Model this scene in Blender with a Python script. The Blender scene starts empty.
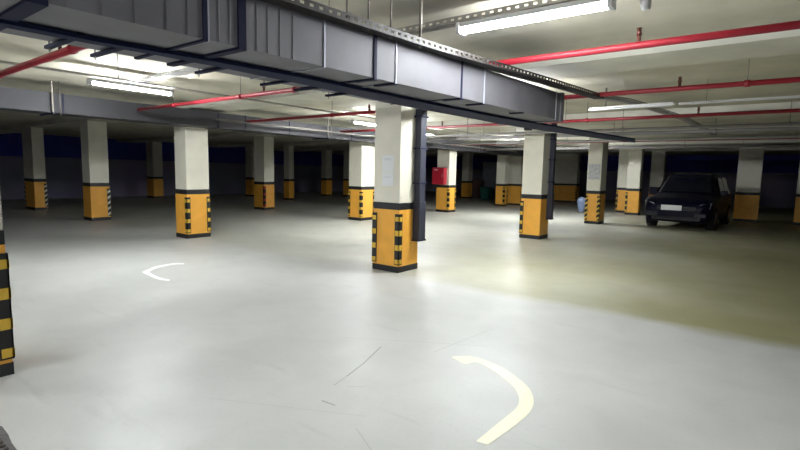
import bpy, bmesh, math, random
from mathutils import Vector, Matrix
random.seed(7)
scn = bpy.context.scene
C = scn.collection
PI = math.pi

# ------------------------------------------------------------------ materials
def mat(name, col, rough=.6, metal=0, spec=.5, noise=0, nscale=4, emit=None, estr=0, bump=0, detail=4):
    m = bpy.data.materials.new(name); m.use_nodes = True
    nt = m.node_tree; b = nt.nodes['Principled BSDF']
    b.inputs['Base Color'].default_value = (*col, 1)
    b.inputs['Roughness'].default_value = rough
    b.inputs['Metallic'].default_value = metal
    b.inputs['Specular IOR Level'].default_value = spec
    if emit:
        b.inputs['Emission Color'].default_value = (*emit, 1)
        b.inputs['Emission Strength'].default_value = estr
    if noise or bump:
        tc = nt.nodes.new('ShaderNodeTexCoord'); n = nt.nodes.new('ShaderNodeTexNoise')
        n.inputs['Scale'].default_value = nscale; n.inputs['Detail'].default_value = detail
        nt.links.new(tc.outputs['Object'], n.inputs['Vector'])
        if noise:
            r = nt.nodes.new('ShaderNodeMapRange')
            r.inputs[1].default_value = .3; r.inputs[2].default_value = .7
            r.inputs[3].default_value = 1 - noise; r.inputs[4].default_value = 1 + noise * .4
            nt.links.new(n.outputs['Fac'], r.inputs[0])
            mx = nt.nodes.new('ShaderNodeVectorMath'); mx.operation = 'SCALE'
            mx.inputs[0].default_value = col
            nt.links.new(r.outputs[0], mx.inputs['Scale'])
            nt.links.new(mx.outputs[0], b.inputs['Base Color'])
        if bump:
            bp = nt.nodes.new('ShaderNodeBump'); bp.inputs['Strength'].default_value = bump
            bp.inputs['Distance'].default_value = .01
            nt.links.new(n.outputs['Fac'], bp.inputs['Height']); nt.links.new(bp.outputs[0], b.inputs['Normal'])
    return m

M = dict(
    slab=mat('ceiling_concrete', (.72, .68, .54), .85, noise=.22, nscale=1.3),
    beam=mat('beam_concrete', (.78, .75, .63), .85, noise=.18, nscale=1.5),
    cream=mat('cream_paint', (.84, .80, .655), .55, noise=.07, nscale=3),
    yellow=mat('yellow_paint', (.95, .46, .06), .5, noise=.10, nscale=5),
    black=mat('black_paint', (.012, .012, .014), .5),
    rubber=mat('black_rubber', (.010, .010, .010), .6),
    gyellow=mat('guard_yellow', (.80, .50, .05), .5),
    gwhite=mat('guard_white', (.72, .68, .52), .5),
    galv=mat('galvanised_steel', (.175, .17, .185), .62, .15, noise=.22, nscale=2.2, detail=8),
    galvdark=mat('dark_flange', (.014, .016, .040), .7, 0, .15),
    seam=mat('bright_seam', (.38, .39, .44), .5, .3),
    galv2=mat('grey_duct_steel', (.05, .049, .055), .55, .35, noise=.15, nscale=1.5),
    trunk=mat('black_trunking', (.014, .020, .050), .7, 0, .12),
    channel=mat('slate_channel', (.035, .038, .058), .6, .1, noise=.2, nscale=3),
    tray=mat('zinc_tray', (.42, .41, .36), .5, .5, noise=.2, nscale=9),
    traydark=mat('dark_tray', (.035, .03, .028), .6, .3, noise=.5, nscale=30),
    red=mat('red_pipe_paint', (.36, .016, .03), .38, noise=.1),
    redbox=mat('red_box_paint', (.42, .012, .03), .4),
    greypipe=mat('grey_pipe', (.36, .34, .33), .5, noise=.15),
    rod=mat('hanger_rod', (.22, .20, .17), .5, .5),
    brass=mat('sprinkler_metal', (.12, .04, .03), .45, .4),
    white=mat('white_enamel', (.8, .8, .78), .4),
    paper=mat('paper', (.86, .87, .85), .8),
    foil=mat('crumpled_film', (.62, .62, .60), .35, .2, noise=.45, nscale=22, bump=.6),
    ink=mat('faint_print', (.62, .64, .66), .8),
    tube=mat('lit_tube', (1, 1, 1), .5, emit=(.93, .97, 1.0), estr=390),
    tubemain=mat('lit_tube_overhead', (1, 1, 1), .5, emit=(.93, .97, 1.0), estr=225),
    tubestrong=mat('lit_tube_strong', (1, 1, 1), .5, emit=(.93, .97, 1.0), estr=620),
    tubefaint=mat('lit_tube_faint', (1, 1, 1), .5, emit=(.93, .97, 1.0), estr=110),
    tubeoff=mat('unlit_tube', (.75, .75, .72), .3),
    line=mat('floor_line_paint', (.90, .88, .62), .45, noise=.08, nscale=12),
    linew=mat('white_floor_paint', (.95, .95, .93), .45, noise=.05, nscale=12),
    mat_=mat('ribbed_rubber', (.045, .040, .035), .5, noise=.5, nscale=25, bump=.8),
    car=mat('car_paint', (.002, .002, .014), .35, 0, .15),
    glass=mat('car_glass', (.006, .007, .014), .2, 0, .2),
    tyre=mat('tyre', (.006, .006, .008), .8),
    rim=mat('rim', (.10, .10, .12), .35, .8),
    lens=mat('headlight_lens', (.35, .37, .42), .12, .3),
    plate=mat('number_plate', (.9, .9, .9), .35, emit=(1, 1, 1), estr=.0),
    plastic=mat('dark_plastic', (.01, .01, .014), .6),
    wallp=mat('pale_panel', (.34, .36, .40), .7),
    brown=mat('brown_panel', (.10, .055, .05), .7),
    green=mat('green_plastic', (.02, .12, .09), .5),
    bag=mat('pale_blue_plastic', (.30, .38, .60), .4, bump=.4, nscale=8),
)

# wall: navy paint above, grey plaster below a height
def wall_material():
    m = bpy.data.materials.new('wall_paint'); m.use_nodes = True
    nt = m.node_tree; b = nt.nodes['Principled BSDF']; b.inputs['Roughness'].default_value = .85
    tc = nt.nodes.new('ShaderNodeNewGeometry'); s = nt.nodes.new('ShaderNodeSeparateXYZ')
    nt.links.new(tc.outputs['Position'], s.inputs[0])
    g = nt.nodes.new('ShaderNodeMath'); g.operation = 'GREATER_THAN'; g.inputs[1].default_value = 1.95
    nt.links.new(s.outputs['Z'], g.inputs[0])
    n = nt.nodes.new('ShaderNodeTexNoise'); n.inputs['Scale'].default_value = .5
    nt.links.new(tc.outputs['Position'], n.inputs['Vector'])
    mx = nt.nodes.new('ShaderNodeMix'); mx.data_type = 'RGBA'
    mx.inputs[6].default_value = (.42, .40, .52, 1); mx.inputs[7].default_value = (.08, .10, .55, 1)
    nt.links.new(g.outputs[0], mx.inputs[0])
    m2 = nt.nodes.new('ShaderNodeMix'); m2.data_type = 'RGBA'; m2.blend_type = 'MULTIPLY'
    m2.inputs[0].default_value = .4
    nt.links.new(mx.outputs[2], m2.inputs[6]); nt.links.new(n.outputs['Color'], m2.inputs[7])
    nt.links.new(m2.outputs[2], b.inputs['Base Color'])
    return m
M['wall'] = wall_material()

# epoxy floor with scuffs and thin tyre scratches
def floor_material():
    m = bpy.data.materials.new('epoxy_floor'); m.use_nodes = True
    nt = m.node_tree; N = nt.nodes; L = nt.links; b = N['Principled BSDF']
    geo = N.new('ShaderNodeNewGeometry')
    def noise(scale, detail=5, stretch=None, dist=0):
        n = N.new('ShaderNodeTexNoise'); n.inputs['Scale'].default_value = scale; n.inputs['Detail'].default_value = detail
        n.inputs['Distortion'].default_value = dist
        if stretch:
            mp = N.new('ShaderNodeMapping'); mp.inputs['Rotation'].default_value = (0, 0, stretch[0]); mp.inputs['Scale'].default_value = (1, stretch[1], 1)
            L.new(geo.outputs['Position'], mp.inputs[0]); L.new(mp.outputs[0], n.inputs['Vector'])
        else: L.new(geo.outputs['Position'], n.inputs['Vector'])
        return n.outputs['Fac']
    def mr(src, a, b_, c, d):
        r = N.new('ShaderNodeMapRange'); r.inputs[1].default_value = a; r.inputs[2].default_value = b_
        r.inputs[3].default_value = c; r.inputs[4].default_value = d; L.new(src, r.inputs[0]); return r.outputs[0]
    def math_(op, a, b_=None, c=None):
        n = N.new('ShaderNodeMath'); n.operation = op
        for i, v in enumerate((a, b_, c)):
            if v is None: continue
            if isinstance(v, (int, float)): n.inputs[i].default_value = v
            else: L.new(v, n.inputs[i])
        return n.outputs[0]
    f = mr(noise(.35, 6), .3, .7, .86, 1.04)
    f = math_('MULTIPLY', f, mr(noise(2.2, 8, dist=.6), .3, .75, .93, 1.03))
    f = math_('MULTIPLY', f, mr(noise(30, 6), .28, .45, .95, 1.0))
    f = math_('MULTIPLY', f, mr(noise(1.1, 7, (.6, 7)), .62, .75, 1.0, .90))
    # thin arcs: |dist(p, centre) - radius| < w, cut by an angular window given as a half plane pair
    sp = N.new('ShaderNodeSeparateXYZ'); L.new(geo.outputs['Position'], sp.inputs[0])
    def segment(x0, y0, x1, y1, w, dark):
        dx, dy = x1 - x0, y1 - y0; ln = math.hypot(dx, dy); ux, uy = dx / ln, dy / ln
        px = math_('SUBTRACT', sp.outputs['X'], x0); py = math_('SUBTRACT', sp.outputs['Y'], y0)
        t = math_('ADD', math_('MULTIPLY', px, ux), math_('MULTIPLY', py, uy))
        d = math_('ABSOLUTE', math_('SUBTRACT', math_('MULTIPLY', px, uy), math_('MULTIPLY', py, ux)))
        inside = math_('MULTIPLY', math_('GREATER_THAN', t, 0), math_('LESS_THAN', t, ln))
        k = math_('MULTIPLY', inside, math_('LESS_THAN', d, w))
        return math_('SUBTRACT', 1, math_('MULTIPLY', k, dark))
    for s in SCRATCHES: f = math_('MULTIPLY', f, segment(*s))
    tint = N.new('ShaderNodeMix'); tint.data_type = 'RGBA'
    # olive tint sets in, growing towards +x, past the line of columns at y = 5.9
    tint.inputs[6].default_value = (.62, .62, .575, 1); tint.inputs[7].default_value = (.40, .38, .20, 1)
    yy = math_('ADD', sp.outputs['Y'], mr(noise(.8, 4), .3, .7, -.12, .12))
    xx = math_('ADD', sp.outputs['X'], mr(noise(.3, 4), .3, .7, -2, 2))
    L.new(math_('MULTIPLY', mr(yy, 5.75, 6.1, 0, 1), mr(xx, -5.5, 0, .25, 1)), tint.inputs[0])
    sc = N.new('ShaderNodeVectorMath'); sc.operation = 'SCALE'
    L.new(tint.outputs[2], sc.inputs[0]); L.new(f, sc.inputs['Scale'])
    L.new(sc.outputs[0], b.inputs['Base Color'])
    L.new(mr(noise(1.4, 6), .3, .7, .40, .58), b.inputs['Roughness'])
    b.inputs['Specular IOR Level'].default_value = .45
    return m
SCRATCHES = [(-2.74, 3.35, -2.60, 2.95, .006, .45), (-2.60, 2.95, -2.53, 2.68, .006, .45), (-2.53, 2.68, -2.49, 2.50, .005, .3),
             (-2.38, 2.27, -2.26, 2.28, .007, .4), (-2.4, 2.55, -2.3, 2.62, .004, .25), (-1.95, 2.15, -1.2, 1.75, .004, .18),
             (-2.3, 3.55, -2.2, 4.5, .006, .15), (-2.0, 4.0, -3.2, 3.3, .005, .15), (-3.0, 1.8, -2.0, 2.3, .004, .12)]
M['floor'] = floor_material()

# ------------------------------------------------------------------ mesh helpers
class MB:
    def __init__(s): s.bm = bmesh.new(); s.mats = []
    def mi(s, m):
        if m not in s.mats: s.mats.append(m)
        return s.mats.index(m)
    def box(s, x0, x1, y0, y1, z0, z1, m='', bevel=0):
        t = bmesh.new(); bmesh.ops.create_cube(t, size=1)
        for v in t.verts: v.co = Vector(((x0 + x1) / 2 + v.co.x * (x1 - x0), (y0 + y1) / 2 + v.co.y * (y1 - y0), (z0 + z1) / 2 + v.co.z * (z1 - z0)))
        if bevel: bmesh.ops.bevel(t, geom=list(t.edges), offset=bevel, segments=2, affect='EDGES', profile=.5)
        s.merge(t, m); return s
    def merge(s, t, m):
        k = s.mi(m); mp = {}
        for v in t.verts: mp[v] = s.bm.verts.new(v.co)
        for f in t.faces:
            nf = s.bm.faces.new([mp[v] for v in f.verts]); nf.material_index = k; nf.smooth = f.smooth
        t.free()
    def tube(s, p0, p1, r, m='', seg=10, r2=None, smooth=True):
        p0, p1 = Vector(p0), Vector(p1); d = p1 - p0; t = bmesh.new()
        bmesh.ops.create_cone(t, cap_ends=True, segments=seg, radius1=r, radius2=r if r2 is None else r2, depth=d.length)
        rot = d.to_track_quat('Z', 'Y').to_matrix().to_4x4()
        bmesh.ops.transform(t, matrix=Matrix.Translation((p0 + p1) / 2) @ rot, verts=t.verts)
        for f in t.faces: f.smooth = smooth and len(f.verts) == 4
        s.merge(t, m); return s
    def poly(s, pts, m=''):
        f = s.bm.faces.new([s.bm.verts.new(p) for p in pts]); f.material_index = s.mi(m); return s
    def hull(s, rings, m='', smooth=False, caps=True):
        k = s.mi(m); vs = [[s.bm.verts.new(p) for p in r] for r in rings]; n = len(rings[0])
        for a, b in zip(vs, vs[1:]):
            for i in range(n):
                f = s.bm.faces.new((a[i], a[(i + 1) % n], b[(i + 1) % n], b[i])); f.material_index = k; f.smooth = smooth
        if caps:
            for r in (vs[0][::-1], vs[-1]):
                f = s.bm.faces.new(r); f.material_index = k
        return s
    def build(s, name, material=None, parent=None, origin=None):
        bmesh.ops.recalc_face_normals(s.bm, faces=list(s.bm.faces))
        if origin is not None: bmesh.ops.translate(s.bm, verts=s.bm.verts, vec=-Vector(origin))
        me = bpy.data.meshes.new(name); s.bm.to_mesh(me); s.bm.free()
        for m in s.mats: me.materials.append(M[m] if m else M[material])
        o = bpy.data.objects.new(name, me); C.objects.link(o)
        if origin is not None: o.location = origin
        if parent: o.parent = parent
        return o

def tag(o, label=None, cat=None, group=None, kind=None):
    if label: o['label'] = label
    if cat: o['category'] = cat
    if group: o['group'] = group
    if kind: o['kind'] = kind
    return o
def thing(name, loc, label, cat, group=None, rz=0):
    o = bpy.data.objects.new(name, None); C.objects.link(o); o.location = loc; o.rotation_euler = (0, 0, rz)
    o.empty_display_size = .2
    return tag(o, label, cat, group, 'thing')
def struct(name, mb, m): return tag(mb.build(name, m), kind='structure')
def copy_tree(o, parent=None):
    c = o.copy(); C.objects.link(c); c.parent = parent
    for ch in list(o.children): copy_tree(ch, c)
    return c

# ------------------------------------------------------------------ shell
X0, X1, Y0, Y1, ZC = -27.5, 7.5, -7.0, 35.5, 3.0
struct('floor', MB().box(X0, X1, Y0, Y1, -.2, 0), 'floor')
struct('ceiling', MB().box(X0, X1, Y0, Y1, ZC, ZC + .25), 'slab')
struct('wall_left', MB().box(X0 - .2, X0, Y0, Y1, 0, ZC), 'wall')
struct('wall_right', MB().box(X1, X1 + .2, Y0, Y1, 0, ZC), 'wall')
struct('wall_back', MB().box(X0, X1, Y1, Y1 + .2, 0, ZC), 'wall')
struct('wall_front', MB().box(X0, X1, Y0 - .2, Y0, 0, ZC), 'wall')
BEAMS = [(.45, 1.2), (5.78, 6.58), (11.58, 12.55), (16.72, 17.48), (21.6, 23.1), (27.2, 28.1)]
for k, (a, b) in enumerate(BEAMS):
    struct('trim_%d' % (k + 1), MB().box(X0, X1, a, b, 2.87, ZC), 'beam')

# ------------------------------------------------------------------ columns
BT = 1.1   # top of the black band
def diag(mb, along, fixed, a0, a1, z0, z1, m, off):
    """parallelogram stripes on a guard leg; along='x': face looks to -y at y=fixed, along='y': face looks to +x at x=fixed"""
    n = 5; h = (z1 - z0) / n
    for i in range(n):
        za = z0 + i * h + .01; zb = za + h * .42
        q = [(a0, za), (a1, za + h * .38), (a1, zb + h * .38), (a0, zb)]
        q = [(a, min(z, z1)) for a, z in q]
        if along == 'x': mb.poly([(a, fixed - off, z) for a, z in q], m)
        else: mb.poly([(fixed + off, a, z) for a, z in q], m)
def guard(parent, cx, cy, sx, sy, style):
    """L shaped corner protector, legs run from the corner (cx,cy) inwards in directions sx (along x) and sy (along y)"""
    mb = MB(); w, t = .075, .012; z0, z1 = .125, .93
    # outer faces: the x-leg lies on the -y (sy=+1) or +y face, the y-leg on the +x (sx=-1) or -x face
    xo = cx - sx * t; yo = cy - sy * t
    mb.box(min(xo, cx + sx * w), max(xo, cx + sx * w), min(yo, cy), max(yo, cy), z0, z1, 'rubber')
    mb.box(min(xo, cx), max(xo, cx), min(yo, cy + sy * w), max(yo, cy + sy * w), z0, z1, 'rubber')
    p = .003
    if style in ('yellow', 'red'):
        n = 4 if style == 'yellow' else 4; h = (z1 - z0) / (2 * n - 1) if True else 0
        for i in range(n):
            za = z0 + 2 * i * h + (.015 if i == 0 else 0); zb = z0 + (2 * i + 1) * h - (.015 if i == n - 1 else 0)
            zb -= .03; za += .0
            m = 'gyellow' if style == 'yellow' else 'redbox'
            e = .010
            mb.box(min(xo - sx * p, cx + sx * (w - e)), max(xo - sx * p, cx + sx * (w - e)), min(yo - sy * p, cy), max(yo - sy * p, cy), za, zb, m)
            mb.box(min(xo - sx * p, cx), max(xo - sx * p, cx), min(yo - sy * p, cy + sy * (w - e)), max(yo - sy * p, cy + sy * (w - e)), za, zb, m)
    else:
        m = 'gwhite' if style == 'white' else 'gyellow'
        xa, xb = sorted((xo, cx + sx * w)); ya, yb = sorted((yo, cy + sy * w))
        if sy > 0: diag(mb, 'x', yo, xa, xb, z0, z1, m, p)
        if sx < 0: diag(mb, 'y', xo, ya, yb, z0, z1, m, p)
    o = mb.build('corner_guard', None, parent)
    o['label'] = {'yellow': 'black corner guard with yellow blocks', 'red': 'black corner guard with red blocks'}.get(style, 'black corner guard with slanted pale stripes')
    return o
def column(x, y, wv, wu, label, guards='nr', style='yellow', top=2.87, group=None):
    """x,y = the corner nearest the photographer (largest x, smallest y)"""
    cx, cy = x - wv / 2, y + wu / 2
    t = thing('column', (cx, cy, 0), label, 'column', group)
    a, b = wv / 2, wu / 2
    MB().box(-a, a, -b, b, BT, top, bevel=.008).build('shaft', 'cream', t)
    MB().box(-a - .004, a + .004, -b - .004, b + .004, BT - .105, BT).build('black_band', 'black', t)
    MB().box(-a - .003, a + .003, -b - .003, b + .003, .095, BT - .105).build('yellow_base', 'yellow', t)
    MB().box(-a - .008, a + .008, -b - .008, b + .008, 0, .095).build('skirting', 'black', t)
    a += .003; b += .003
    for g in guards:
        if g == 'n': guard(t, a, -b, -1, 1, style)
        if g == 'r': guard(t, a, b, -1, -1, style)
        if g == 'l': guard(t, -a, -b, 1, 1, style)
    return t
colH = column(-4.632, 6.055, .52, .51, 'large yellow-based column with two white paper notices taped to it', 'ln')
colA = column(-4.495, .60, .50, .48, 'yellow and cream column cut off by the left edge of the view, nearest to viewer', 'r')
colK = column(-4.534, 11.617, .51, .55, 'cream column beyond the end of the big duct with dark channel on its side', 'l')
colL = column(-4.566, 16.776, .44, .65, 'greyish column with a crumpled plastic-covered notice and slanted-stripe guards', 'ln', 'yellowdiag')
colM = column(-4.47, 22.12, .50, .42, 'brightly lit column left of the dark parked car, front one of the pair', 'l', 'yellow')
column(-5.05, 23.15, .55, .35, 'narrow dim column just behind the lit column left of the parked car', 'l', 'yellow', top=2.87)
column(-4.5, 27.5, .60, .5, 'dim column seen beyond the bonnet of the parked car', '')
column(-10.418, 5.813, .48, .55, 'cream column in the left half, under the grey duct, guards on two corners', 'nr')
colG = column(-10.537, 11.756, .55, .64, 'cream column just left of the notice column, three striped guards', 'lnr')
colI = column(-10.455, 16.915, .58, .54, 'column behind the red hose box', 'nr')
column(-10.65, 22.42, .45, .36, 'brightly lit far column between the red box and the dark-channel column', 'nr')
column(-10.40, 23.75, .90, .50, 'dull wide pier touching the right of a brightly lit far column', '')
column(-9.32, 29.3, 1.6, .5, 'dim wide far pier between dark-channel column and the one with crumpled notice', 'n', 'yellowdiag')
column(-15.656, 5.829, .53, .51, 'dim column at far left with slanted stripes on its right corner guard', 'r', 'white')
column(-15.886, 12.054, .64, .48, 'dim column behind the left aisle with red blocks on its corner guard', 'n', 'red')
column(-20.44, 17.087, .41, .34, 'small dark column right of the red-block column, deep in the left aisle', '')
column(-24.2, 17.5, .6, .5, 'faint column just left of and behind the red-block column', '')
column(-20.5, 5.87, 1.0, .36, 'very dark leftmost rear column with slanted white stripes on both sides', 'lr', 'white')
column(-25.4, 12.4, .7, .5, 'barely lit column against the left wall behind the left aisle', '')
column(-22.4, 21.7, .45, .5, 'faint narrow column deep in the dark left of the three-guard column', '')
column(-21.0, 22.3, .5, .5, 'faint column edge touching the left side of the three-guard column', '')
column(-15.75, 22.3, .5, .5, 'far column showing thinly between the notice column and the red box', 'r')
column(-15.6, 27.6, .5, .5, 'dark far column in the gap right of the red box', '')
column(-.452, 22.316, .74, .5, 'dim broad column standing right of the parked car', '')
column(1.22, 22.3, .62, .5, 'nearly black column at the right edge with its orange base showing', '')

# things on the columns
def on_face(mb, x0, x1, y, z0, z1, d, m): mb.box(x0, x1, y - d, y, z0, z1, m)
n1 = MB(); on_face(n1, -4.985, -4.755, 6.054, 1.60, 1.845, .003, 'paper')
for i, (z, w) in enumerate(((1.79, .13), (1.772, .15))): n1.box(-4.95, -4.95 + w, 6.0500, 6.0509, z - .004, z + .004, 'ink')
o = tag(n1.build('paper_notice', None, origin=(-4.87, 6.054, 1.60)), 'upper of two white sheets taped on the big column', 'notice', 'paper notices', 'thing')
n2 = MB(); on_face(n2, -4.985, -4.755, 6.054, 1.365, 1.592, .003, 'paper')
n2.box(-4.95, -4.80, 6.0500, 6.0509, 1.50, 1.508, 'ink')
tag(n2.build('paper_notice', None, origin=(-4.87, 6.054, 1.365)), 'lower of two white sheets taped on the big column', 'notice', 'paper notices', 'thing')
n3 = MB(); on_face(n3, -4.98, -4.60, 16.774, 1.47, 1.97, .006, 'foil')
tag(n3.build('notice', None, origin=(-4.79, 16.774, 1.47)), 'crumpled shiny notice on the greyish column beyond the dark-channel column', 'notice', None, 'thing')

def channel(x, y0, y1, zb, label):
    t = thing('wall_channel', (x, (y0 + y1) / 2, zb), label, 'cable channel', 'dark vertical channels')
    d = .12; h = (y1 - y0) / 2
    MB().box(.008, d, -h, h, 0, 2.86 - zb, bevel=.006).build('channel_body', 'channel', t)
    MB().box(-.0, d + .012, -h - .012, h + .012, .0, .62, bevel=.005).build('lower_cover', 'channel', t)
    MB().box(-.0, d + .02, -h - .03, h + .03, -.02, .0).build('end_lip', 'galvdark', t)
    for z in (.9, 1.45, 1.95): MB().box(-.0, d + .006, -h - .035, h + .035, z, z + .025).build('clamp', 'galvdark', t)
    return t
channel(-4.626, 6.42, 6.575, .50, 'slate channel fixed to the right side of the column with paper notices')
channel(-4.528, 12.00, 12.12, .50, 'slate channel fixed to the right side of the column beyond the duct end')
j = MB().box(-4.99, -4.84, 11.45, 11.612, 2.66, 2.84, 'plastic', bevel=.01)
tag(j.build('junction_box', None, origin=(-4.9, 11.6, 2.66)), 'small black junction box at the top left of the dark-channel column', 'junction box', None, 'thing')

hc = thing('hose_cabinet', (-10.82, 16.91, 1.12), 'red fire hose box mounted on a column in the middle distance', 'hose box')
MB().box(-.32, .26, -.20, 0, 0, .68, bevel=.02).build('cabinet_body', 'redbox', hc)
d = MB().box(-.29, .23, -.215, -.20, .03, .65, bevel=.006).build('cabinet_door', 'redbox', hc)
MB().box(-.21, -.05, -.219, -.215, .57, .60).build('white_label', 'white', d)
MB().box(.17, .19, -.235, -.215, .30, .42).build('handle', 'rod', d)

# ------------------------------------------------------------------ the big duct
duct = thing('ventilation_duct', (-2.6, 3.5, 2.2), 'large galvanised air duct running overhead from upper left to centre', 'air duct')
def drel(p): return (p[0] + 2.6, p[1] - 3.5, p[2] - 2.2)
def dsec(y):      # front x, rear x, bottom z, top z
    t = (y - .7) / 5.3
    return (-2.30 + .19 * t, -2.99 + .07 * t, 2.207 + .029 * t, 2.49 + .06 * t)
def ring(y, g=0, gz=None):
    xf, xr, zb, zt = dsec(y); gz = g if gz is None else gz
    return [drel(p) for p in ((xr - g, y, zb - gz), (xf + g, y, zb - gz), (xf + g, y, zt + gz), (xr - g, y, zt + gz))]
MB().hull([ring(y) for y in (-4.5, .7, 2, 3.5, 5, 5.95)], 'galv').build('duct_body', None, duct)
for y, hw, g in ((.70, .035, .014), (1.585, .022, .014), (2.61, .014, .009), (3.70, .010, .006), (-.6, .03, .02)):
    MB().hull([ring(y - hw, g), ring(y + hw, g)], 'galvdark').build('flange', None, duct)
MB().hull([ring(5.87, .012), ring(5.955, .014)], 'galv').build('end_flange', None, duct)
MB().hull([ring(1.372, .010), ring(1.395, .010)], 'galvdark').build('flange', None, duct)
for y in (1.40, 2.155, 2.83, 4.08, 5.74):
    MB().hull([ring(y - .005, .007), ring(y + .006, .007)], 'seam').build('seam', None, duct)
# stiffening creases pressed into the side panel
for y in (.30, .42, .55, .80, .93, 1.06, 1.2, 1.30, 1.46, 1.52, 1.68, 1.75, 1.83, 1.92):
    xf, xr, zb, zt = dsec(y)
    MB().box(*(xf + 2.6 - .002, xf + 2.6 + .004, y - 3.5 - .004, y - 3.5 + .004, zb - 2.2, zt - 2.2)).build('crease', 'galv', duct)
for y, x1 in ((2.62, -2.41), (2.83, -2.41), (3.72, -2.38), (4.09, -2.36), (4.9, -2.3)):
    xf = dsec(y)[0]; zb = dsec(y)[2]
    MB().box(x1 + 2.6, xf + 2.6, y - 3.5 - .022, y - 3.5 + .022, zb - 2.2 - .012, zb - 2.2 - .001).build('crossbar', 'galvdark', duct)
# support bars under the duct with their rods
for k, y in enumerate((.98, 1.20, 1.80, 2.32, 2.62, 2.95)):
    xf, xr, zb, zt = dsec(y)
    sb = thing('hanger_bar', (xr, y, zb - .002), ['first', 'second', 'third', 'fourth', 'fifth', 'sixth'][k] + ' dark crossbar under the big duct, counted from the left', 'hanger bar', 'duct hanger bars')
    ext = (.11, .12, .09, .11, .09, .09)[k]
    x1 = .33
    MB().box(-ext, x1, -.015, .015, -.018, -.002).build('bar', 'galvdark', sb)
    MB().tube((-ext + .03, 0, -.035), (-ext + .03, 0, ZC - zb), .004, '', 6).build('rod', 'rod', sb)

# cable tray helper: channel with slotted lips, following a polyline
def tray(pts, w, h, m, name, label, cat, slot=.07, group=None, kind='thing'):
    o = Vector(pts[0]); mb = MB()
    for a, b in zip(pts, pts[1:]):
        a, b = Vector(a), Vector(b); d = b - a; ln = d.length; u = d / ln; s = Vector((u.y, -u.x, 0)).normalized(); up = s.cross(u); up = up if up.z > 0 else -up
        def slab(t0, t1, s0, s1, h0, h1):
            P = lambda t, q, r: a + u * t + s * q + up * r
            mb.hull([[P(t0, s0, h0), P(t0, s1, h0), P(t0, s1, h1), P(t0, s0, h1)], [P(t1, s0, h0), P(t1, s1, h0), P(t1, s1, h1), P(t1, s0, h1)]], m)
        slab(0, ln, -w / 2, w / 2, 0, .004)
        for q in (-w / 2, w / 2 - .003):
            slab(0, ln, q, q + .003, .004, h * .35); slab(0, ln, q, q + .003, h * .7, h)
            n = max(1, int(ln / slot))
            for i in range(n): slab((i + .0) * ln / n, (i + .55) * ln / n, q, q + .003, h * .35, h * .7)
    r = mb.build(name, None, origin=o)
    return tag(r, label, cat, group, kind)
tray([(-2.33, -1.0, 2.455), (-2.24, 1.5, 2.475), (-2.19, 3.2, 2.51), (-2.05, 5.2, 2.56), (-1.99, 7.0, 2.62)], .13, .05, 'traydark', 'cable_tray',
     'slotted cable tray running along the top edge of the big duct', 'cable tray')
# thick cable laid in that tray
tray([(-1.99, 7.05, 2.63), (-1.93, 8.2, 2.72), (-1.9, 9.0, 2.76), (-1.6, 11.5, 2.76), (-1.45, 16.0, 2.76)], .13, .05, 'greypipe', 'cable_tray',
     'slotted tray continuing past the end of the big duct toward the car', 'cable tray')
for k, (x, y) in enumerate(((-2.18, 2.28), (-2.17, 2.47), (-2.17, 2.70), (-2.15, 3.02))):
    tag(MB().tube((x, y, 2.49), (x, y, ZC), .011 if k == 3 else .006, 'rod', 8).build('hanger_rod', None, origin=(x, y, 2.49)),
        ['first', 'second', 'third', 'fourth and thickest'][k] + ' vertical rod above the duct-top tray, counted from the left', 'rod', 'rods above the big duct', 'thing')

# black trunking slung below the duct
fr = [(-2.66, -.5), (-2.66, .71), (-2.66, 1.06), (-2.62, 1.33), (-2.57, 1.67), (-2.53, 2.19), (-2.53, 3.28), (-2.49, 5.09), (-2.40, 5.95), (-2.16, 7.73), (-1.96, 9.08)]
rr = [(-2.74, -.5), (-2.74, .72), (-2.73, 1.09), (-2.70, 1.37), (-2.70, 1.78), (-2.72, 2.34), (-2.80, 3.66), (-2.80, 5.65), (-2.70, 6.75), (-2.41, 8.65), (-2.12, 9.87)]
mb = MB()
zz = lambda y: 2.201 + .029 * min(max((y - .7) / 5.3, 0), 1)
mb.hull([[(a[0], a[1], zz(a[1]) - .022), (b[0], b[1], zz(b[1]) - .022), (b[0], b[1], zz(b[1])), (a[0], a[1], zz(a[1]))] for a, b in zip(fr, rr)], 'trunk')
tag(mb.build('cable_trunking', None, origin=(-2.4, 2, 2.135)), 'black trunking slung under the big duct and on past its end', 'cable trunking', None, 'thing')

# ------------------------------------------------------------------ second duct, over the C-G-I row
d2 = thing('ventilation_duct', (-10.15, 10, 2.48), 'long dark grey duct above the further row of columns at left', 'air duct')
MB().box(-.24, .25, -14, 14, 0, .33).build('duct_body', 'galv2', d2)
for y in (3.32, 6.3, 7.0, 8.3, 10.6, 13.2, 15.8, 18.4, 21.0):
    MB().box(-.25, .258, y - 10 - .012, y - 10 + .012, -.008, .335).build('flange', 'galvdark', d2)
for k, y in enumerate((3.15, 9.6)):
    hb = thing('trapeze_hanger', (-10.15, y, 2.46), ['trapeze hanger under the dark grey duct near the left edge', 'trapeze hanger under the dark grey duct beside the three-guard column'][k], 'hanger')
    MB().box(-.30, .36, -.02, .02, -.01, .015).build('bar', 'galvdark', hb)
    MB().box(.29, .31, -.012, .012, .0, .54).build('rod', 'rod', hb); MB().tube((.33, .10, -.03), (.33, .10, .54), .008, '', 6).build('rod', 'rod', hb)

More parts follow.
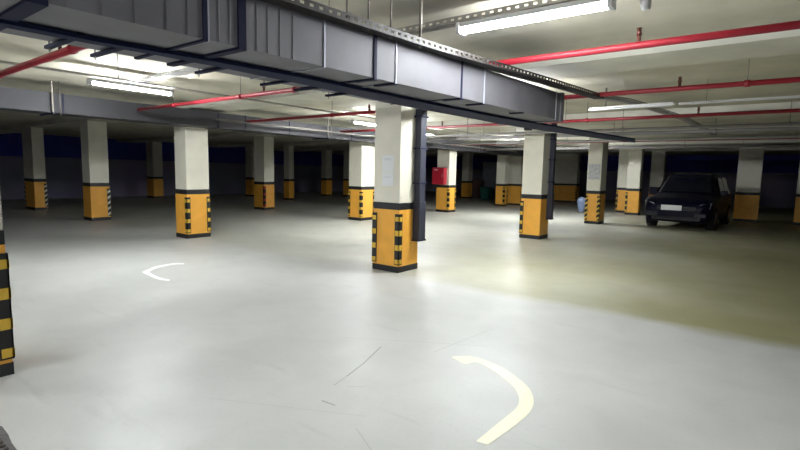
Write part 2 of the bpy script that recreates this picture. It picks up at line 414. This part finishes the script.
# ------------------------------------------------------------------ red sprinkler pipes
def hpipe(y, x0, x1, z, r, m, name, label, cat, heads=(), clamps=(), group=None):
    t = thing(name, ((x0 + x1) / 2, y, z), label, cat, group); cx = (x0 + x1) / 2
    MB().tube((x0 - cx, 0, 0), (x1 - cx, 0, 0), r, '', 12).build('pipe_run', m, t)
    for x in heads:
        h = MB().tube((x - cx, 0, r * .5), (x - cx, 0, r + .05), .017, '', 8).build('sprinkler_head', 'brass', t)
        MB().tube((x - cx, 0, r + .05), (x - cx, 0, r + .10), .024, '', 8, .014).tube((x - cx, 0, r + .10), (x - cx, 0, r + .106), .022, '', 8).build('deflector', 'brass', h)
    for x in clamps:
        MB().tube((x - cx - .03, 0, 0), (x - cx + .03, 0, 0), r + .009, '', 12).build('coupling', m, t)
        MB().tube((x - cx, 0, r), (x - cx, 0, (ZC if not (5.7 < y < 6.6 or 11.5 < y < 12.6) else 2.87) - .003 - z), .005, '', 6).build('rod', 'rod', t)
    return t
hpipe(1.86, -9.6, 4.5, 2.65, .036, 'red', 'sprinkler_pipe', 'thick red pipe crossing the ceiling at the upper left corner', 'sprinkler pipe', (-5.55,), (-5.25, -7.5), 'red sprinkler pipes')
hpipe(4.45, -9.6, 6, 2.65, .030, 'red', 'sprinkler_pipe', 'red pipe with a sprinkler head passing just above the big duct', 'sprinkler pipe', (-5.85, -.985, 1.6), (-5.2, -6.4, -8.3), 'red sprinkler pipes')
hpipe(6.83, -9.6, 6, 2.65, .030, 'red', 'sprinkler_pipe', 'red pipe crossing behind the end of the big duct', 'sprinkler pipe', (-5.95, -1.02), (-6.9, -.35), 'red sprinkler pipes')
hpipe(9.82, -9.6, 6, 2.65, .030, 'red', 'sprinkler_pipe', 'thinner looking red pipe behind the pale slotted tray at right', 'sprinkler pipe', (-1.15, -6.3), (-3.0, -6.9), 'red sprinkler pipes')
hpipe(15.6, -9.6, 6, 2.62, .030, 'red', 'sprinkler_pipe', 'most distant red pipe, seen near the tops of the far columns', 'sprinkler pipe', (), (-7,), 'red sprinkler pipes')
G = 'grey service pipes'
hpipe(11.3, -9.7, 6, 2.58, .028, 'greypipe', 'service_pipe', 'pale grey pipe running just behind the thinner looking red pipe at right', 'pipe', (), (-6.0, -2.7, .1), G)
hpipe(13.4, -9.7, 6, 2.66, .045, 'greypipe', 'service_pipe', 'thicker grey pipe crossing at mid distance above the car', 'pipe', (), (-8, -3.4, -1.2), G)
hpipe(14.6, -9.7, 6, 2.58, .030, 'white', 'service_pipe', 'thin pale pipe crossing between the two thicker grey ones', 'pipe', (), (-7.2, -5), G)
hpipe(18.6, -9.7, 6, 2.60, .05, 'greypipe', 'service_pipe', 'thick dull pipe crossing near the far column tops', 'pipe', (), (-7.6, -2.5), G)
hpipe(20.3, -9.7, 6, 2.68, .035, 'white', 'service_pipe', 'pale thin pipe line directly above the parked car', 'pipe', (), (-8.4, -1.0), G)

# ------------------------------------------------------------------ trays across, and luminaires
tray([(-7.75, 3.50, 2.81), (-2.95, 3.50, 2.81)], .12, .045, 'white', 'cable_tray', 'pale slotted tray reaching the lit lamp at upper left from the big duct', 'cable tray')
tray([(-2.90, 3.60, 2.80), (4.5, 3.64, 2.83)], .10, .05, 'tray', 'cable_tray', 'slotted tray from which the bright overhead lamp hangs', 'cable tray')
tray([(-2.55, 8.50, 2.65), (-1.3, 8.40, 2.65)], .14, .05, 'white', 'cable_tray', 'plain pale tray ending above the parked car, left piece', 'cable tray')
tray([(-1.25, 8.42, 2.66), (4.0, 8.42, 2.66)], .06, .03, 'white', 'cable_tray', 'narrow pale slotted tray running out at the right edge', 'cable tray')
tray([(-7.42, -1.0, 2.78), (-7.42, 16, 2.78)], .06, .025, 'tray', 'cable_tray', 'narrow conduit tray running away over the left lamps', 'cable tray')
tray([(-9.5, 6.0, 2.60), (-9.5, 21, 2.60)], .05, .03, 'rod', 'cable_tray', 'narrow tray running beside the dark grey duct', 'cable tray')

def luminaire():
    t = thing('fluorescent_lamp', (0, 0, 0), '-', 'lamp', 'lit fluorescent lamps')
    MB().box(-.62, .62, -.05, .05, .015, .055, bevel=.006).build('housing', 'white', t)
    MB().box(-.645, -.605, -.055, .055, -.03, .057, bevel=.006).build('end_cap', 'white', t)
    MB().box(.605, .645, -.055, .055, -.03, .057, bevel=.006).build('end_cap', 'white', t)
    for y in (-.027, .027): MB().tube((-.6, y, -.004), (.6, y, -.004), .015, '', 12).build('tube', 'tube', t)
    for x in (-.4, .4): MB().tube((x, 0, .055), (x, 0, .06), .006, '', 6).build('bracket', 'rod', t)
    return t
lp = luminaire()
LAMPS = [(-1.56, 3.58, 2.735, .01, 'bright lamp hanging overhead right of the big duct'),
         (-7.75, 3.52, 2.745, PI / 2, 'bright lamp on the left, under the pale tray'),
         (-8.12, 9.30, 2.745, PI / 2, 'distant lit lamp just left of the notice column top'),
         (-5.75, 20.1, 2.70, 0, 'far lit lamp glimpsed between the two columns right of centre'),
         (-3.35, 7.05, 2.72, 0, 'lit lamp hidden behind the far end of the big duct'),
         (-7.5, 16.9, 2.72, PI / 2, 'strongly lit lamp hidden behind the column with a dark channel beyond the duct'),
         (-8.35, 11.9, 2.70, PI / 2, 'added lit lamp, unseen behind the dark channel of the notice column'),  # extra lamp, added to brighten the middle distance from out of sight
         (-7.5, -2.0, 2.70, PI / 2, 'lit lamp of the left aisle, behind the viewer'),
         (1.0, -3.0, 2.70, 0, 'added fill lamp, unseen behind the viewer, right of the big duct'),  # added out of view to light the right foreground
         (-4.2, -3.0, 2.70, 0, 'added fill lamp, unseen behind the viewer, left of the big duct')]  # fill light put in behind the camera for the foreground floor
for k, (x, y, z, r, lab) in enumerate(LAMPS):
    o = lp if k == 0 else copy_tree(lp)
    o.location = (x, y, z); o.rotation_euler.z = r; o['label'] = lab; o.scale.x = .93
for ch in lp.children:      # the overhead lamp is the weaker one
    if ch.name.startswith('tube'):
        ch.data = ch.data.copy(); ch.data.materials[0] = M['tubemain']; weak = ch.data
for o in scn.objects:
    if o.get('label', '').startswith('far lit lamp'):
        for ch in o.children:
            if ch.name.startswith('tube'): ch.data = ch.data.copy(); ch.data.materials[0] = M['tubefaint']
    if o.get('label', '').startswith('strongly lit lamp'):
        for ch in o.children:
            if ch.name.startswith('tube'): ch.data = ch.data.copy(); ch.data.materials[0] = M['tubestrong']
# unlit ones
def dark_lamp(x, y, z, r, label):
    t = thing('fluorescent_lamp', (x, y, z), label, 'lamp', 'unlit lamps', r)
    MB().box(-.62, .62, -.06, .06, .0, .05, bevel=.006).build('housing', 'white', t)
    MB().tube((-.6, 0, -.02), (.6, 0, -.02), .016, '', 10).build('tube', 'tubeoff', t)
    for x_ in (-.62, .60): MB().box(x_, x_ + .02, -.03, .03, -.04, .0).build('socket', 'white', t)
    MB().tube((0, 0, .05), (0, 0, ZC - z - .002), .006, '', 6).build('rod', 'rod', t)
    return t
dark_lamp(-4.55, 19.4, 2.66, 0, 'unlit white lamp in front of the tops of the paired far columns')
dark_lamp(-6.5, 14.3, 2.56, 0, 'unlit white lamp seen between dark-channel column and crumpled-notice column')
nl = thing('fluorescent_lamp', (-.80, 3.60, 2.722), 'white end of an unlit lamp right beside the bright overhead lamp', 'lamp', 'unlit lamps')
MB().box(0.02, 1.2, -.045, .045, 0.03, .07, bevel=.006).build('housing', 'white', nl)
MB().tube((.01, 0, -.01), (.055, 0, -.01), .045, '', 14).tube((.01, 0, -.01), (.0, 0, -.012), .03, '', 14).build('end_socket', 'white', nl)

# loose hanger rods in the ceiling zone
for k, (x, y, z, r, lab) in enumerate((
        (-1.38, 3.60, 2.86, .012, 'stout rod holding the tray above the bright overhead lamp'),
        (-6.0, 3.50, 2.86, .014, 'thick rod over the pale tray at upper left'),
        (-6.3, 2.7, 2.62, .005, 'thin rod left of the thick rod at upper left'),
        (-2.3, 8.45, 2.70, .014, 'rod above the plain pale tray at right'),
        (-.9, 8.42, 2.69, .004, 'thin rod above the narrow slotted tray at right'),
        (-3.2, 9.2, 2.55, .005, 'thin hanging rod beyond the end of the big duct'),
        (-6.3, 11.0, 2.45, .008, 'dark hanging rod between the notice column and the dark-channel column'),
        (-8.2, 15.2, 2.35, .010, 'dark rod hanging above the gap right of the red box'),
        (-7.4, 16.4, 2.35, .010, 'dark rod hanging above the brightly lit far column'))):
    zt = ZC if k != 8 else ZC
    tag(MB().tube((x, y, z), (x, y, zt), r, 'rod', 8).build('hanger_rod', None, origin=(x, y, z)), lab, 'rod', 'loose hanger rods', 'thing')

# ------------------------------------------------------------------ floor markings
outer = [(-2.113, 3.556), (-2.048, 3.627), (-1.982, 3.675), (-1.824, 3.667), (-1.65, 3.612), (-1.488, 3.509), (-1.355, 3.402), (-1.254, 3.259), (-1.198, 3.099), (-1.185, 2.935), (-1.2, 2.705), (-1.221, 2.499)]
inner = [(-2.106, 3.545), (-2.012, 3.507), (-1.945, 3.495), (-1.882, 3.586), (-1.714, 3.523), (-1.545, 3.416), (-1.423, 3.316), (-1.34, 3.204), (-1.293, 3.085), (-1.284, 2.946), (-1.292, 2.716), (-1.295, 2.49)]
def smooth(p, n=5):
    out = []
    for i in range(len(p) - 1):
        a, b, c, d = (Vector(p[max(i - 1, 0)]), Vector(p[i]), Vector(p[i + 1]), Vector(p[min(i + 2, len(p) - 1)]))
        for k in range(n):
            t = k / n; v = .5 * (2 * b + (c - a) * t + (2 * a - 5 * b + 4 * c - d) * t * t + (3 * b - a - 3 * c + d) * t ** 3); out.append(tuple(v))
    return out + [tuple(p[-1])]
def ribbon(a, b, z=.002):
    mb = MB(); a, b = smooth(a), smooth(b)
    for (p, q, r, s) in zip(a, a[1:], b[1:], b):
        mb.poly([(*p, z), (*q, z), (*r, z), (*s, z)])
    bmesh.ops.remove_doubles(mb.bm, verts=mb.bm.verts, dist=.0005)
    return mb
tag(ribbon(outer, inner).build('floor_marking', 'line', origin=(-1.5, 3, 0)), 'pale yellow curved line painted on the floor in the foreground', 'floor marking', None, 'thing')
o2 = [(-7.741, 4.242), (-7.864, 4.158), (-7.869, 3.982), (-7.821, 3.801), (-7.669, 3.603), (-7.51, 3.45), (-7.297, 3.413), (-7.009, 3.376), (-6.801, 3.372), (-6.661, 3.425)]
i2 = [(-7.648, 4.191), (-7.735, 4.088), (-7.717, 3.919), (-7.651, 3.744), (-7.536, 3.606), (-7.432, 3.523), (-7.303, 3.493), (-7.109, 3.463), (-6.898, 3.446), (-6.721, 3.469)]
tag(ribbon(o2, i2).build('floor_marking', 'linew', origin=(-7.2, 3.8, 0)), 'white curved line painted on the floor at left, before the guarded cream column', 'floor marking', None, 'thing')

# ribbed rubber mat at the lower left corner
mb = MB(); edge = [(-3.62, .80), (-3.48, .795), (-3.36, .78), (-3.24, .775), (-3.10, .80)]
mb.hull([[(x, y - .5, 0), (x, y - .5, .03), (x, y - .05, .03), (x, y, 0)] for x, y in edge], 'mat_')
for k in range(10): mb.box(-3.6 + k * .05, -3.575 + k * .05, .32, .735, .03, .038, 'mat_')
tag(mb.build('rubber_mat', None, origin=(-3.4, .6, 0)), 'dark ribbed rubber mat on the floor in the bottom left corner', 'mat', None, 'thing')

# ------------------------------------------------------------------ parked car (front looks along -y)
car = thing('car', (-2.36, 16.86, 0), 'dark parked car with a bright white number plate at right', 'car', None, math.radians(-3))
def cring(y, hw, zb, belt, rhw, zt):
    half = [(hw * .86, zb), (hw, zb + .16), (hw, belt - .12), (hw * .985, belt), (rhw + .05, max(belt, zt - .12)), (rhw * .86, zt), (0, zt + .02)]
    return [(x, y, z) for x, z in half] + [(-x, y, z) for x, z in half[::-1][1:]]
st = [(.00, .66, .36, .62, .60, .64), (.03, .78, .30, .72, .72, .76), (.12, .88, .25, .84, .80, .90), (.35, .915, .22, .93, .80, .99), (1.0, .925, .22, .99, .76, 1.07), (1.22, .925, .22, 1.01, .78, 1.10),
      (1.45, .925, .22, 1.02, .74, 1.30), (1.72, .925, .22, 1.03, .68, 1.56), (2.0, .925, .22, 1.03, .66, 1.71), (2.8, .925, .22, 1.04, .67, 1.76), (3.6, .92, .22, 1.06, .66, 1.73),
      (4.1, .91, .24, 1.07, .63, 1.64), (4.4, .89, .28, 1.06, .66, 1.30), (4.52, .85, .34, .98, .74, 1.02), (4.56, .74, .42, .80, .66, .84)]
body = MB().hull([cring(*s) for s in st], 'car', smooth=True).build('body', None, car)
MB().poly([(-.72, 1.215, 1.12), (.72, 1.215, 1.12), (.60, 1.94, 1.695), (-.60, 1.94, 1.695)]).poly([(-.70, 1.20, 1.14), (.70, 1.20, 1.14), (.58, 1.90, 1.71), (-.58, 1.90, 1.71)]).build('windshield', 'glass', car)
for s in (-1, 1):
    for y0, y1 in ((1.6, 2.65), (2.72, 3.65)):
        a, b = .915 * s, .745 * s
        MB().hull([[(a, y0, 1.07), (a, y1, 1.07), (b, y1 - .1, 1.60), (b, y0 + (.35 if y0 < 2 else .03), 1.60)], [(a + .01 * s, y0, 1.07), (a + .01 * s, y1, 1.07), (b + .01 * s, y1 - .1, 1.60), (b + .01 * s, y0 + (.35 if y0 < 2 else .03), 1.60)]]).build('side_window', 'glass', car)
    MB().hull([[(s * .60, .05, .70), (s * .86, .14, .68), (s * .88, .18, .86), (s * .62, .07, .80)], [(s * .60, .02, .70), (s * .875, .10, .68), (s * .90, .15, .86), (s * .62, .035, .80)]]).build('headlight', 'lens', car)
    m_ = MB().box(s * .93 - .0, s * 1.10, 1.50, 1.66, 1.04, 1.20, bevel=.03).build('side_mirror', 'car', car)
    MB().box(s * .5, s * .8, -.005, .05, .42, .52, bevel=.01).build('fog_lamp', 'plastic', car)
    for y in (2.5, 3.45): MB().box(s * .925, s * .945, y, y + .2, .90, .935, bevel=.005).build('door_handle', 'rim', car)
    for y in (.86, 3.70):
        w = MB(); x0, x1 = sorted((s * .70, s * .935))
        w.tube((x0, y, .345), (x1, y, .345), .345, 'tyre', 28)
        wo = w.build('wheel', None, car)
        r = MB().tube((s * .925, y, .345), (s * .942, y, .345), .22, '', 20).build('rim', 'rim', wo)
MB().box(-.52, .52, -.012, .04, .60, .72, bevel=.01).build('grille', 'plastic', car)
MB().box(-.66, .66, .0, .06, .30, .42, bevel=.01).build('bumper_intake', 'plastic', car)
MB().box(-.40, .16, -.035, -.012, .60, .755, bevel=.004).build('number_plate', 'plate', car)
MB().box(.22, .34, -.02, .0, .70, .715).build('badge', 'rim', car)

# ------------------------------------------------------------------ small far things
bg = bmesh.new(); bmesh.ops.create_icosphere(bg, subdivisions=4, radius=1)
for v in bg.verts:
    z = v.co.z; k = .17 + .10 * max(0, z) - .02 * abs(math.sin(z * 7 + v.co.x * 3))
    v.co = Vector((v.co.x * k, v.co.y * k * .8, .34 + z * .34))
for f in bg.faces: f.smooth = True
mb = MB(); mb.merge(bg, 'bag'); tag(mb.build('plastic_bag', None, origin=(0, 0, 0)), 'pale blue plastic bag standing half behind the crumpled-notice column', 'bag', None, 'thing').location = (-6.62, 21.6, 0)
bn = thing('waste_bin', (-14.0, 27.0, 0), 'small dark green bin in the dark gap beside the lit far column', 'bin')
MB().hull([[(-.22, -.22, .04), (.22, -.22, .04), (.22, .22, .04), (-.22, .22, .04)], [(-.29, -.29, .72), (.29, -.29, .72), (.29, .29, .72), (-.29, .29, .72)]]).build('bin_body', 'green', bn)
MB().box(-.31, .31, -.33, .31, .72, .79, bevel=.02).build('lid', 'green', bn)
for s in (-.2, .2): MB().tube((s - .03, .2, .07), (s + .03, .2, .07), .07, '', 12).build('wheel', 'tyre', bn)
pn = MB().box(-15.35, -14.15, 29.0, 29.05, .62, 2.35, 'wallp', bevel=.005).box(-15.30, -15.22, 29.0, 29.05, 0, .65, 'wallp').box(-14.28, -14.2, 29.0, 29.05, 0, .65, 'wallp')
tag(pn.build('partition_panel', None, origin=(-14.75, 29, 0)), 'dim pale board on legs behind the green bin', 'board', None, 'thing')
cb = thing('cabinet', (-15.5, 28.6, 0), 'low brown cabinet in the dark left of the green bin', 'cabinet')
MB().box(-.35, .35, -.25, .25, 0, 1.2, bevel=.01).build('cabinet_body', 'brown', cb)
MB().box(-.33, -.005, -.265, -.25, .05, 1.15).build('door', 'brown', cb); MB().box(.005, .33, -.265, -.25, .05, 1.15).build('door', 'brown', cb)

scn.cycles.diffuse_bounces = 1
# ------------------------------------------------------------------ world, camera
w = bpy.data.worlds.new('World'); scn.world = w; w.use_nodes = True
w.node_tree.nodes['Background'].inputs[0].default_value = (.05, .06, .2, 1)
w.node_tree.nodes['Background'].inputs[1].default_value = .02

cam = bpy.data.cameras.new('Camera'); co = bpy.data.objects.new('Camera', cam); C.objects.link(co)
yaw, pitch, roll = .6509, .1073, .02
fwd = Vector((-295.5290489, 388.02410399, -52.53736266)).normalized()
rt = Vector((.79408202, .6074853, .01988365)).normalized()
dn = Vector((.08078541, -.07306333, -.99405003)).normalized()
R = Matrix((rt, -dn, -fwd)).transposed().to_4x4()
co.matrix_world = Matrix.Translation((0, 0, 1.5842)) @ R
cam.sensor_width = 36; cam.lens = 490.5714 / 800 * 36; cam.clip_start = .05
scn.camera = co
vs = scn.view_settings; vs.view_transform = 'Standard'; vs.look = 'None'; vs.exposure = .2; vs.gamma = 1; vs.use_curve_mapping = False
